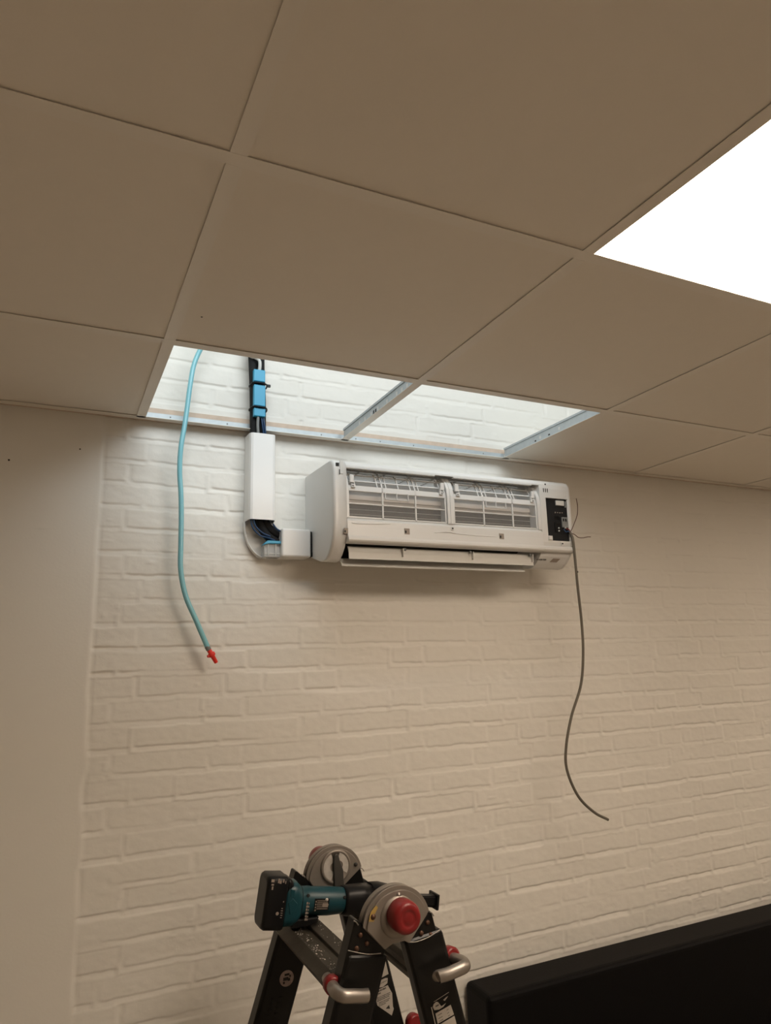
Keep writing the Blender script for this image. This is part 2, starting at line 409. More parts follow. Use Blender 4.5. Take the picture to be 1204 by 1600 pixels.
# ------------------------------------------------------------------ air conditioner
AC = thing('air_conditioner', 'white wall-mounted split air conditioner with its front panel removed', 'air conditioner', (.29, -.115, 2.20))
XL, XR = -.118, .700
prof = [(0, 2.234), (-.03, 2.229), (-.076, 2.216), (-.12, 2.204), (-.15, 2.1995), (-.172, 2.202), (-.192, 2.213), (-.212, 2.232), (-.224, 2.252), (-.230, 2.275),
        (-.232, 2.300), (-.232, 2.445), (-.230, 2.460), (-.223, 2.470), (-.209, 2.476), (-.19, 2.4775), (0, 2.480)]
def clip(poly, a, lo=None, hi=None):
    def cut(P, f):
        out = []
        for i in range(len(P)):
            p, q_ = P[i], P[(i+1) % len(P)]; fp, fq = f(p), f(q_)
            if fp >= 0: out.append(p)
            if (fp >= 0) != (fq >= 0):
                t = fp/(fp-fq); out.append((p[0]+(q_[0]-p[0])*t, p[1]+(q_[1]-p[1])*t))
        return out
    if lo is not None: poly = cut(poly, lambda p: p[a]-lo)
    if hi is not None: poly = cut(poly, lambda p: hi-p[a])
    return poly
# left end cap, rounded toward the front
def round_cap(x_out, x_in, pr, steps=6, rad=.008):
    mb = MB(); cyx = (-.11, 2.34); sg = 1 if x_in > x_out else -1; rings = []
    for k in range(steps+1):
        a = math.pi/2*k/steps; x = x_out+sg*rad*(1-math.sin(a)); ins = rad*(1-math.cos(math.pi/2-a)) if False else rad*(1-math.cos(a))
        rings.append((x, ins))
    rings = rings[::-1]
    # rings from x_out (inset rad) to x_out+rad (inset 0)
    seq = [(x_out+sg*rad*(1-math.cos(math.pi/2*k/steps)), rad*(1-math.sin(math.pi/2*k/steps))) for k in range(steps+1)]+[(x_in, 0)]
    n = len(pr); vs = []
    for x, ins in seq:
        for (y, z) in pr:
            f = min(1, max(0, (-y-.12)/.06))                   # only the front edge is rounded
            g = .35*ins*(1-f)
            yy = min(0, y+ins*f); zz = z
            zz = z-(g+ins*f*.6) if z > 2.42 else (z+(g+ins*f*.6) if z < 2.26 else z)
            vs.append((x, yy, zz))
    fs = [tuple(range(n))[::-1], tuple(range((len(seq)-1)*n, len(seq)*n))]
    mb.add(vs, fs)
    o = len(mb.v)-len(vs)
    for i in range(len(seq)-1):
        for k in range(n):
            k2 = (k+1) % n; mb.f.append((o+i*n+k, o+i*n+k2, o+(i+1)*n+k2, o+(i+1)*n+k)); mb.sm.append(True)
    return mb
obj('end_cap', round_cap(XL, -.079, prof), 'white', parent=AC, label='left end cap')
# right end: frame around the control recess
rc = MB()
zt, zb2, xa, xb_ = 2.4165, 2.2800, .5965, .6840
top = clip(prof, 1, lo=zt); mid = clip(prof, 1, lo=zb2, hi=zt); bot = clip(prof, 1, hi=zb2)
rc.prism(mid, .574, xa, 'x'); rc.prism(clip(mid, 0, lo=-.150), xa, xb_, 'x')
rc.prism(bot, .574, xb_, 'x'); rc.prism(top, .574, xb_, 'x')
rc.box(xa, .6125, -.232, -.15, zb2, 2.2948)                     # stepped corner
rcc = round_cap(XR, xb_, prof, rad=.012)
rc.add(rcc.v, rcc.f, True)
obj('end_cap', rc, 'white', parent=AC, label='right end cap with the open electrical box')
# shell: top with grille, back, lower front panel, middle post, drain pan
sh = MB()
sh.prism([(-.125, 2.4765), (-.205, 2.477), (-.222, 2.4705), (-.2305, 2.4605), (-.231, 2.4555), (-.226, 2.455), (-.214, 2.463), (-.125, 2.472)], -.079, .574, 'x')
sh.box(-.079, .574, -.05, 0, 2.470, 2.479)
for k in range(5): sh.box(-.079, .574, -.064-.0135*k-.003, -.064-.0135*k, 2.468, 2.4785)
for xx in (.0, .085, .17, .25, .33, .41, .5): sh.box(xx-.0015, xx+.0015, -.175, -.05, 2.468, 2.4775)
sh.box(-.079, .574, -.004, 0, 2.232, 2.47)
obj('housing', sh, 'white', parent=AC, label='white top shell with intake grille')
for xx in ((-.079, .20), (.262, .545)): obj('edge_strip', MB().prism([(-.2225, 2.4545), (-.2325, 2.4545), (-.2325, 2.4515), (-.2225, 2.4505)], xx[0], xx[1], 'x'), 'white2', parent=AC)
lp = MB()
lp.prism([(-.214, 2.3125), (-.224, 2.3125), (-.2325, 2.3045), (-.2335, 2.285), (-.236, 2.262), (-.2395, 2.256), (-.2405, 2.250), (-.237, 2.2455), (-.222, 2.2425), (-.212, 2.2425), (-.212, 2.250), (-.214, 2.256)], -.079, .574, 'x')
obj('lower_panel', lp, 'white', parent=AC, bevel=.0012)
lr = MB(); lr.prism([(-.2335, 2.262), (-.2385, 2.257), (-.2400, 2.250), (-.236, 2.2455), (-.226, 2.2425), (-.22, 2.26)], .574, .690, 'x')
obj('lip', lr, 'white', parent=AC, bevel=.001)
arc = MB() if True else None
arc.prism([(-.2335, 2.262), (-.2385, 2.257), (-.2400, 2.250), (-.236, 2.2455), (-.226, 2.2425), (-.22, 2.26)], -.098, -.079, 'x')
mp = MB(); mpo = [(-.231, 2.3125), (-.231, 2.395), (-.2275, 2.417), (-.218, 2.437), (-.204, 2.452), (-.190, 2.460)]
poly = mpo+[(y+.05 if y < -.2 else y+.03, z-.006) for y, z in mpo[::-1]]
mp.prism(poly, .2385, .2475, 'x'); mp.prism([(y-.002, z) for y, z in mpo]+[(y+.05 if y < -.2 else y+.03, z-.006) for y, z in mpo[::-1]], .2475, .2500, 'x')
mp.prism(poly, .2500, .2605, 'x')
obj('middle_post', mp, 'white', parent=AC)
for xx in (-.079, .5625):                                       # side jambs of the intake window
    obj('jamb', MB().prism(poly, xx, xx+.0055 if xx < 0 else .574, 'x'), 'white', parent=AC)
# coil: lower fins coloured as shaded, plates, upper fins coloured as lit
co_ = MB().box(-.073, .562, -.190, -.10, 2.305, 2.3600)
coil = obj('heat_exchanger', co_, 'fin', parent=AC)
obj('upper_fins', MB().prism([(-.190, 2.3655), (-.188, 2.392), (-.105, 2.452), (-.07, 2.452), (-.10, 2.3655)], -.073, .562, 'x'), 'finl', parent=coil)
pl = MB().box(-.073, .562, -.199, -.186, 2.3605, 2.3635); pl.box(-.073, .562, -.1935, -.186, 2.3725, 2.3860)
for zz in (2.330, 2.3445): pl.box(-.073, .562, -.1915, -.186, zz, zz+.0009)
obj('plate', pl, 'finp', parent=coil)
obj('pan', MB().box(-.079, .574, -.212, -.01, 2.300, 2.306), 'white2', parent=AC)
obj('outlet_cavity', MB().prism([(-.20, 2.2995), (-.01, 2.2995), (-.01, 2.236), (-.06, 2.226), (-.10, 2.262), (-.20, 2.262)], -.079, .574, 'x'), 'dark', parent=AC)
obj('outlet_jaw', MB().prism([(-.012, 2.236), (-.03, 2.2285), (-.076, 2.216), (-.112, 2.206), (-.112, 2.209), (-.06, 2.226)], -.079, .574, 'x'), 'white2', parent=AC)
# filters
fp = [(-.2245, 2.3135), (-.2245, 2.392), (-.2225, 2.405), (-.216, 2.418), (-.2065, 2.4365), (-.191, 2.4530), (-.168, 2.4660)]
def fpt(s_):
    # point on filter profile for z or arc parameter in 0..6
    i = min(int(s_), 5); t = s_-i; a, b_ = fp[i], fp[i+1]; return (a[0]+(b_[0]-a[0])*t, a[1]+(b_[1]-a[1])*t)
def bar_path(mb, x0, x1, pts, th=.003):
    # strip running up the profile between x0..x1
    P = list(pts); out = [(y-.0008, z) for y, z in P]+[(y+th, z-.0012) for y, z in P[::-1]]
    mb.prism(out, x0, x1, 'x')
def filt(xs0, ribs, xs1):
    f = MB()
    for x in [xs0]+ribs+[xs1]: bar_path(f, x-.0021, x+.0021, fp)
    def hb(s0, s1, x0=xs0, x1=xs1, th=.0028):
        a, b_ = fpt(s0), fpt(s1); pts = [a]+[fp[i] for i in range(int(s0)+1, int(math.ceil(s1)))]+[b_]; bar_path(f, x0, x1, pts, th)
    hb(0, .05); hb(.50, .53); hb(.97, 2.0); hb(3.05, 3.25); hb(5.6, 6.0); hb(4.2, 4.35)
    allx = [xs0]+ribs+[xs1]
    for i in range(3):                                          # small windows of the upper part
        a, b_ = allx[i], allx[i+1]; w_ = b_-a
        for fr_ in ((.12, .86), ):
            xa_, xb2 = a+w_*fr_[0], a+w_*fr_[1]
            bar_path(f, xa_-.0015, xa_+.0015, [fpt(2.0+.4*k) for k in range(8)])
            bar_path(f, xb2-.0015, xb2+.0015, [fpt(2.0+.4*k) for k in range(8)])
            if i == 1: bar_path(f, (xa_+xb2)/2-.0015, (xa_+xb2)/2+.0015, [fpt(2.0+.4*k) for k in range(8)])
    # handle frame below the band in the middle column
    a, b_ = allx[1]+.008, allx[2]-.025
    f.box(a, b_, -.2275, -.2245, 2.3715, 2.3735)
    for xx in (a, (a+b_)/2, b_): f.box(xx-.0012, xx+.0012, -.2275, -.2245, 2.3715, 2.392)
    o = obj('air_filter', f, 'white', parent=AC)
    gz = MB(); n = len(fp)
    vs = [(xs0, y+.0012, z) for y, z in fp]+[(xs1, y+.0012, z) for y, z in fp]
    gz.add(vs, [(i, i+1, n+i+1, n+i) for i in range(n-1)])
    obj('gauze', gz, 'gauze', parent=o, fixn=False)
    for xx, sg in ((xs0+.004, 1), (xs1-.004, -1)):
        cl = MB(); cl.box(xx, xx+sg*.012, -.2295, -.221, 2.412, 2.434); cl.box(xx+sg*.004, xx+sg*.016, -.230, -.222, 2.398, 2.408)
        cl.box(xx+sg*.012, xx+sg*.0145, -.2295, -.222, 2.398, 2.418)
        obj('clip', cl, 'white', parent=o, bevel=.0008)
        obj('clip_slot', MB().box(xx+sg*.0055, xx+sg*.0115, -.2304, -.2300, 2.4005, 2.4045), 'grey', parent=o)
filt(-.0715, [.0325, .137], .2350)
filt(.2640, [.3675, .4725], .5610)
# front details
for x, z, w_, h_ in ((.093, 2.2815, .016, .017), (.4115, 2.2830, .016, .017), (-.089, 2.2735, .011, .015)):
    tb_ = MB(); tb_.box(x, x+w_, -.2352, -.2330, z-h_/2, z+h_/2)
    tbo = obj('snap_tab', tb_, 'tag', parent=AC)
    t2 = MB().box(x+w_*.08, x+w_*.38, -.2358, -.2352, z-h_*.3, z+h_*.12); obj('slot', t2, 'dark', parent=tbo)
for x, z in ((.2485, 2.2975), (.6455, 2.2705), (.6005, 2.2870)):
    s_ = MB().box(x-.004, x+.006, -.2362, -.2325, z-.005, z+.005)
    so = obj('screw_boss', s_, 'white', parent=AC, bevel=.001)
    if x != .6005: obj('screw', MB().lathe((x+.001, -.2362, z+.0005), (0, -1, 0), [(0, .0028), (.0008, .0022)], 12), 'dark', parent=so)
# moulded swage line on the lower panel
sw = spline([(.19, -.2336, 2.283), (.235, -.2345, 2.2865), (.262, -.2345, 2.2835), (.33, -.2345, 2.281), (.40, -.2340, 2.281)], 6)
obj('swage', MB().tube(sw, .0010, 6), 'white', parent=AC)
sw = spline([(-.066, -.2335, 2.298), (-.05, -.234, 2.2955), (.0, -.2342, 2.2975), (.05, -.2335, 2.301)], 6)
obj('swage', MB().tube(sw, .0010, 6), 'white', parent=AC)
# clip gap at the left top corner
obj('corner_gap', MB().box(-.1095, -.1005, -.2327, -.2300, 2.4535, 2.4630), 'dark', parent=AC)
cgw = MB().box(-.098, -.0885, -.2335, -.2300, 2.432, 2.470); cgw.box(-.104, -.101, -.2330, -.2300, 2.428, 2.448)
cg = obj('corner_bracket', cgw, 'white2', parent=AC, bevel=.001)
obj('slot', MB().box(-.1005, -.0985, -.2332, -.2300, 2.430, 2.4445), 'dark', parent=cg)
# small vent slits on the right cap
for k in range(3): obj('vent_slit', MB().box(.5890+.0075*k, .5915+.0075*k, -.2330, -.2318, 2.4335, 2.4460), 'dark', parent=AC)
obj('screw_hole', MB().lathe((.6005, -.2290, 2.4600), (0, -1, 0), [(0, .0028), (.002, .0026)], 12), 'dark', parent=AC)
obj('side_clip', MB().box(.6850, .6890, -.2338, -.2300, 2.2500, 2.2640), 'tag', parent=AC)
# louvres
def vane(name, prof_, x0, x1):
    return obj(name, MB().prism(prof_, x0, x1, 'x'), 'white2', parent=AC, bevel=.0008)
v1 = vane('louvre', [(-.1980, 2.2385), (-.2010, 2.2375), (-.2090, 2.2200), (-.2100, 2.2050), (-.2115, 2.2020), (-.2080, 2.2015), (-.2055, 2.2050), (-.2050, 2.2190)], -.066, .5490)
for xx in (.096, .327, .5420): obj('arm', MB().box(xx-.001, xx+.001, -.219, -.205, 2.212, 2.236), 'white2', parent=v1)
for xx in (.104, .320, .535): obj('pivot', MB().lathe((xx-.004, -.214, 2.2335), (1, 0, 0), [(0, .0045), (.005, .0045)], 14), 'grey', parent=v1)
v2 = vane('louvre', [(-.135, 2.2090), (-.171, 2.2080), (-.1830, 2.1875), (-.1835, 2.1855), (-.1815, 2.1845), (-.167, 2.2030), (-.135, 2.2045)], -.077, .5340)
# outlet side cheek marks + lettering under the right end
def text_mesh(s, size, m, loc, R, parent, name='lettering', ext=.0003):
    cu = bpy.data.curves.new('t', 'FONT'); cu.body = s; cu.size = size; cu.extrude = ext; cu.align_x = 'CENTER'; cu.align_y = 'CENTER'
    tmp = bpy.data.objects.new('t', cu); COL.objects.link(tmp); bpy.context.view_layer.update()
    me = bpy.data.meshes.new_from_object(tmp.evaluated_get(bpy.context.evaluated_depsgraph_get()))
    bpy.data.objects.remove(tmp); base = wloc(parent)
    me.transform(Matrix.Translation(Vector(loc)-base) @ R.to_4x4()); me.materials.clear(); me.materials.append(M[m])
    o = bpy.data.objects.new(name, me); COL.objects.link(o); o.parent = parent; WL[o.name] = base; return o
def frame(xd, zd):   # columns: x dir, y dir (text up), normal
    xd = Vector(xd).normalized(); zd = Vector(zd).normalized(); return Matrix((xd, zd, xd.cross(zd))).transposed()
un = Vector((0, .0205, -.0200)).normalized()                   # underside slope near (-.203,2.2225)
tu = Vector((0, -.020, .0209)).normalized()
text_mesh('INVERTER', .0085, 'ink', (.585, -.2035, 2.2222), frame((1, 0, 0), tu), AC)
lb_ = MB(); c0 = Vector((.637, -.2033, 2.2222))
lb_.add([c0+Vector((-.017, 0, 0))-tu*.007, c0+Vector((.010, 0, 0))-tu*.007, c0+Vector((.018, 0, 0))+tu*.007, c0+Vector((-.009, 0, 0))+tu*.007], [(0, 1, 2, 3)])
s0 = lb_.v[:]; lb_.add([Vector(v)+Vector((0, -.0008, -.0006)) for v in s0], [(3, 2, 1, 0)]); lb_.f += [(0, 1, 5, 4), (1, 2, 6, 5), (2, 3, 7, 6), (3, 0, 4, 7)]; lb_.sm += [False]*4
obj('rating_tag', lb_, 'tag', parent=AC)
# control box
cb = obj('control_box', MB().box(xa+.0005, xb_-.0005, -.2250, -.1505, zb2+.0005, zt-.0005), 'foam', parent=AC, label='black open electrical box with terminals')
d = MB().box(.6385, .6705, -.2300, -.225, 2.3950, 2.4110)
obj('display_window', d, 'white2', parent=cb, bevel=.001)
obj('side_rib', MB().box(.6735, .6810, -.2300, -.225, 2.390, 2.410), 'grey', parent=cb)
for k in range(4): obj('terminal_pin', MB().box(.634+.009*k, .6375+.009*k, -.2265, -.225, 2.3700+(k % 2)*.0006, 2.3740), 'tag', parent=cb)
tm = MB().box(.6570, .6805, -.2300, -.225, 2.3250, 2.3580)
to_ = obj('terminal_block', tm, 'grey', parent=cb, bevel=.001)
obj('slot', MB().box(.6600, .6650, -.2306, -.2298, 2.344, 2.353).box(.6690, .6740, -.2306, -.2298, 2.344, 2.353), 'black', parent=to_)
t2 = MB().box(.6300, .6520, -.2290, -.225, 2.3090, 2.3380).box(.630, .650, -.2280, -.225, 2.352, 2.362)
to2 = obj('terminal_block', t2, 'black', parent=cb, bevel=.001)
for (x, z) in ((.6415, 2.3215), (.6415, 2.3125), (.6680, 2.3235)): obj('terminal_screw', MB().lathe((x, -.2300, z), (0, -1, 0), [(-.003, .0026), (.0010, .0026), (.0016, .0015)], 12), 'white', parent=cb)

# ------------------------------------------------------------------ power cable
PCB = thing('power_cable', 'grey-brown cable hanging in a long curve from the right end of the air conditioner', 'cable', (.69, -.235, 2.30))
pts = [(.6790, -.234, 2.312), (.6835, -.236, 2.300), (.6850, -.240, 2.284), (.6870, -.240, 2.232), (.6930, -.235, 2.131), (.7040, -.226, 2.032), (.7080, -.217, 1.935),
       (.6960, -.208, 1.838), (.6560, -.200, 1.745), (.6300, -.196, 1.655), (.6330, -.190, 1.591), (.6710, -.185, 1.515), (.7300, -.180, 1.463), (.7860, -.175, 1.4345)]
obj('sheath', MB().tube(spline(pts, 10), .0042, 10), 'cable', parent=PCB)
for nm, P, m in (('wire', [(.6800, -.226, 2.310), (.684, -.236, 2.314), (.694, -.240, 2.334), (.7105, -.240, 2.365), (.717, -.238, 2.395), (.7165, -.236, 2.421)], 'brown'),
                 ('wire', [(.6820, -.230, 2.306), (.690, -.242, 2.302), (.706, -.242, 2.2925), (.727, -.240, 2.2925), (.748, -.236, 2.297), (.764, -.233, 2.2985)], 'brown'),
                 ('wire', [(.6790, -.236, 2.312), (.674, -.236, 2.318), (.668, -.232, 2.320)], 'red'),
                 ('wire', [(.6790, -.236, 2.308), (.672, -.237, 2.311), (.664, -.236, 2.309), (.660, -.231, 2.318)], 'bluew')):
    obj(nm, MB().tube(spline(P, 6), .00125 if m == 'brown' else .0017, 8), m, parent=PCB, label={'brown': 'thin brown loose wire', 'red': 'red wire', 'bluew': 'blue wire'}[m])
obj('cable_tie', MB().box(.6885, .6945, -.2420, -.2335, 2.1800, 2.1850), 'black', parent=PCB, bevel=.001)

# ------------------------------------------------------------------ pipe trunking
DU = thing('pipe_duct', 'white plastic vertical pipe duct fixed to the brick wall, left of the air conditioner', 'pipe duct', (-.26, 0, 2.33))
dp = [(-.3045, -.0015), (-.3055, -.010), (-.3040, -.050), (-.3005, -.0575), (-.2945, -.0605), (-.2370, -.0605), (-.2305, -.0575), (-.2270, -.050), (-.2200, -.010), (-.2190, -.0015)]
inn = [(x*.955-.0118, y+.0022 if y < -.03 else y) for x, y in dp]
dm = MB(); n = len(dp); z0_, z1_ = 2.3275, 2.5815
for zc in (z0_, z1_): pass
vs = [(x, y, z0_) for x, y in dp]+[(x, y, z1_) for x, y in dp]+[(x, y, z0_) for x, y in inn]+[(x, y, z1_) for x, y in inn]
fs = []
for i in range(n-1):
    fs += [(i, i+1, n+i+1, n+i), (2*n+i, 3*n+i, 3*n+i+1, 2*n+i+1), (i, 2*n+i, 2*n+i+1, i+1), (n+i, n+i+1, 3*n+i+1, 3*n+i)]
dm.add(vs, fs); obj('cover', dm, 'duct', parent=DU)
obj('base_rail', MB().box(-.3045, -.2195, -.0035, -.0012, 2.3215, 2.5815), 'duct', parent=DU)
EL = thing('duct_elbow', 'open duct elbow base with thin curved white rim, below the vertical duct', 'duct elbow', (-.26, -.01, 2.27))
rim = [(-.3055, -.0135, 2.326), (-.3040, -.0135, 2.300), (-.2965, -.0135, 2.270), (-.283, -.0135, 2.247), (-.264, -.0135, 2.231), (-.245, -.0135, 2.2245)]
rp = spline(rim, 8); rm = MB(); n = len(rp)
vs = []
for p in rp:
    cx_ = Vector((-.2, 0, 2.33)); dd = Vector((p.x-cx_.x, 0, p.z-cx_.z)).normalized()*.0022
    vs += [(p.x, -.052, p.z), (p.x+dd.x, -.052, p.z+dd.z), (p.x+dd.x, -.0015, p.z+dd.z), (p.x, -.0015, p.z)]
fs = []
for i in range(n-1):
    for k in range(4): fs.append((i*4+k, i*4+(k+1) % 4, (i+1)*4+(k+1) % 4, (i+1)*4+k))
rm.add(vs, fs, True); rm.v = [(x, -.022 if y < -.03 else y, z) for x, y, z in rm.v]
obj('rim', rm, 'duct', parent=EL)
gl = MB(); gl.box(-.256, -.210, -.046, -.044, 2.226, 2.262); gl.box(-.256, -.2545, -.046, -.010, 2.226, 2.262)
gl.box(-.245, -.2435, -.050, -.046, 2.228, 2.262); gl.box(-.226, -.2245, -.050, -.046, 2.228, 2.262); gl.box(-.256, -.210, -.048, -.010, 2.224, 2.2255)
obj('clear_saddle', gl, 'clear', parent=EL)
gw = MB(); gw.box(-.2475, -.2460, -.0500, -.0485, 2.228, 2.264); gw.box(-.2245, -.2232, -.0500, -.0485, 2.228, 2.264); gw.box(-.256, -.212, -.0500, -.0485, 2.2330, 2.2342)
obj('saddle_edge', gw, 'white2', parent=EL)
sb = MB().prism([(-.262, 2.2565), (-.249, 2.2695), (-.206, 2.2695), (-.206, 2.2620), (-.246, 2.2610)], -.054, -.026, 'y')
obj('blue_strap', sb, 'blue', parent=EL, bevel=.0012, label='bright blue pipe strap')
EP = thing('duct_end_piece', 'short white horizontal duct piece joining the elbow to the air conditioner', 'duct end piece', (-.165, 0, 2.225))
ep = MB().box(-.2105, -.1235, -.0640, -.0015, 2.2235, 2.3055)
obj('sleeve', ep, 'duct', parent=EP, bevel=.006, seg=3)
obj('joint_gap', MB().prism([(-.1232, 2.300), (-.1195, 2.300), (-.1190, 2.240), (-.1140, 2.2275), (-.1290, 2.2262), (-.1240, 2.236)], -.0600, -.030, 'y'), 'black', parent=EP)

# ------------------------------------------------------------------ pipe bundle
PB = thing('pipe_bundle', 'black insulated pipes with blue blocks, running up from the duct through the ceiling opening', 'pipes', (-.28, -.03, 2.30))
for k, (dx, dy) in enumerate(((-.0115, 0), (.0125, .002))):
    P = [(-.284+dx*1.25, -.034+dy, 2.90), (-.281+dx, -.034+dy, 2.80), (-.2765+dx, -.034+dy, 2.70), (-.2745+dx, -.033+dy, 2.60), (-.2660+dx, -.031+dy, 2.45),
         (-.262+dx*.8, -.030+dy, 2.345), (-.255+dx*.9, -.030+dy, 2.318), (-.236+dx*.5, -.030+dy, 2.294+dx*.8), (-.213, -.030+dy, 2.281+dx*1.0), (-.19, -.030+dy, 2.278+dx*.8), (-.15, -.030+dy, 2.276+dx*.6)]
    obj('insulated_pipe', MB().tube(spline(P, 8), .0122, 14, rr=None), 'foam', parent=PB)
for z0b, z1b, xc in ((2.7405, 2.7775, -.2775), (2.6650, 2.7300, -.2765), (2.6330, 2.6580, -.2760)):
    obj('blue_block', MB().box(xc-.0175, xc+.0165, -.0600, -.0440, z0b, z1b), 'blue', parent=PB, bevel=.002)
for zt_ in (2.7350, 2.6610):
    zm = MB(); xc = -.2765
    ring = [(xc-.025, -.034, zt_-.002), (xc-.018, -.0605, zt_), (xc+.0165, -.0605, zt_-.001), (xc+.026, -.034, zt_-.002), (xc+.018, -.0205, zt_-.001), (xc-.018, -.0205, zt_-.001), (xc-.025, -.034, zt_-.002)]
    zm.tube(spline(ring, 5), .0023, 8)
    if zt_ > 2.7: zm.box(xc+.022, xc+.034, -.052, -.045, zt_-.004, zt_+.003)
    obj('zip_tie', zm, 'black', parent=PB)
obj('cable', MB().tube(spline([(-.2775, -.050, 2.770), (-.2765, -.056, 2.792), (-.279, -.056, 2.808), (-.290, -.054, 2.816), (-.303, -.050, 2.820), (-.312, -.045, 2.835)], 6), .0050, 8), 'white2', parent=PB, label='white cable looping at the top')
obj('cable', MB().tube(spline([(-.2790, -.052, 2.640), (-.2805, -.053, 2.61), (-.279, -.052, 2.585), (-.276, -.046, 2.56)], 6), .0044, 8), 'grey', parent=PB, label='grey cable between the lowest block and the duct')
for dx in (0, .006):
    obj('cable', MB().tube(spline([(-.2700+dx, -.050, 2.640), (-.2665+dx, -.052, 2.612), (-.2625+dx, -.050, 2.585), (-.262+dx, -.044, 2.56)], 6), .0026, 8), 'bluew', parent=PB, label='blue cable')
for P, m in (([(-.297, -.046, 2.335), (-.291, -.048, 2.306), (-.270, -.048, 2.284), (-.247, -.046, 2.279), (-.225, -.044, 2.272)], 'bluew'),
             ([(-.291, -.050, 2.335), (-.284, -.051, 2.310), (-.264, -.051, 2.291), (-.240, -.048, 2.282)], 'bluew'),
             ([(-.232, -.046, 2.320), (-.222, -.048, 2.306), (-.212, -.048, 2.300), (-.205, -.046, 2.298)], 'bluew')):
    obj('cable', MB().tube(spline(P, 6), .0026, 8), m, parent=PB, label='blue cable')
# hose
HO = thing('drain_hose', 'light blue hose hanging down the wall from the ceiling opening, with a red plug', 'hose', (-.45, -.05, 2.95))
P = [(-.385, -.110, 2.965), (-.410, -.080, 2.90), (-.445, -.055, 2.826), (-.4655, -.050, 2.768), (-.4745, -.050, 2.706), (-.4815, -.050, 2.63), (-.4870, -.052, 2.58), (-.4950, -.054, 2.516),
     (-.4960, -.052, 2.452), (-.4900, -.049, 2.385), (-.4870, -.048, 2.32), (-.4860, -.048, 2.25), (-.4840, -.048, 2.180), (-.4695, -.048, 2.112), (-.4400, -.048, 2.046), (-.4075, -.048, 1.974)]
obj('tube', MB().tube(spline(P, 8), .0068, 14), 'hose', parent=HO)
a_, b_ = Vector((-.4075, -.048, 1.974)), Vector((-.3840, -.050, 1.934)); dv = (b_-a_)
obj('collar', MB().lathe(a_-dv*.12, dv, [(0, .0070), (.010, .0072), (.0125, .0060)], 14), 'grey', parent=HO)
pg = MB().lathe(a_+dv*.08, dv, [(0, .0062), (.010, .0062), (.0125, .0095), (.020, .0095), (.022, .0058), (.040, .0052), (.042, .0035)], 14)
mid_ = a_+dv*.40; pg.tube([mid_, mid_+Vector((-.006, -.001, -.0045)), mid_+Vector((-.0105, -.002, -.006))], .0038, 8)
obj('plug', pg, 'redp', parent=HO, label='red end plug')

# ------------------------------------------------------------------ bench
BE = thing('bench_seat', 'black upholstered bench with high backrest against the brick wall', 'bench', (1.7, -.3, 0))
obj('backrest', MB().box(.352, 3.10, -.135, -.007, .40, 1.022), 'leather', parent=BE, bevel=.016, seg=4)
obj('seat', MB().box(.352, 3.10, -.62, -.137, .33, .46), 'leather', parent=BE, bevel=.03, seg=4)
obj('plinth', MB().box(.37, 3.08, -.58, -.03, 0, .328), 'black', parent=BE)

# ------------------------------------------------------------------ ladder
LA = thing('folding_ladder', 'black multi-position ladder standing open with round steel hinges and red knobs', 'ladder', (-.21, -.58, 0))
def LXc(z): return -.275-.335*(1.43-z)                          # rail centre lines
def RXc(z): return -.155+.262*(1.43-z)
hw = .0345
def rail(side, y0, y1, ztop, tip, grow=0, z0=.02):
    c = LXc if side < 0 else RXc; g = hw+grow
    if tip:
        if side < 0: top = [(-.2905, 1.5005), (-.2860, 1.5000), (c(1.4525)+g, 1.4505)]
        else: top = [(-.1430, 1.4900), (-.1480, 1.4900), (c(1.4485)-g, 1.4485)]
        po = top+[(c(z0)+(-side)*g, z0), (c(z0)+side*g, z0)]
    else:
        sl = .012
        po = [(c(ztop)+side*g, ztop+(0 if side < 0 else sl*.6)), (c(ztop)-side*g, ztop-(sl if side < 0 else 0)), (c(z0)-side*g, z0), (c(z0)+side*g, z0)]
    return MB().prism(po, y0, y1, 'y')
def rail_pair(side, yi, yo):
    """yi: face towards the rungs, yo: outer face"""
    inner = obj('rail', rail(side, min(yi, yo), max(yi, yo), 1.5, True, z0=.75), 'railb', parent=LA, bevel=.005, seg=3)
    s = 1 if yo > yi else -1
    outer = obj('rail', rail(side, min(yi-s*.001, yo+s*.004), max(yi-s*.001, yo+s*.004), 1.4500 if side < 0 else 1.4530, False, .003), 'railb', parent=LA, bevel=.008, seg=3)
    f = MB(); c = LXc if side < 0 else RXc
    f.box(c(0)-.05, c(0)+.05, min(yi, yo)-.006, max(yi, yo)+.006, 0, .035)
    obj('rubber_foot', f, 'black', parent=outer, bevel=.006)
    return inner, outer
FL = rail_pair(-1, -.722, -.752); FR = rail_pair(1, -.722, -.752)
RL = rail_pair(-1, -.429, -.398); RR = rail_pair(1, -.429, -.398)
# bright edge of the outer sleeves
for side, par, pts in ((-1, FL[1], [(-.3065, -.7578, 1.4590), (-.290, -.7592, 1.4530), (-.270, -.7594, 1.4470), (-.247, -.7585, 1.4440)]),
                       (1, FR[1], [(-.1945, -.7585, 1.4515), (-.178, -.7594, 1.4500), (-.155, -.7594, 1.4530), (-.1300, -.7580, 1.4605)])):
    obj('worn_edge', MB().tube(spline(pts, 6), .0008, 6), 'steel', parent=par)
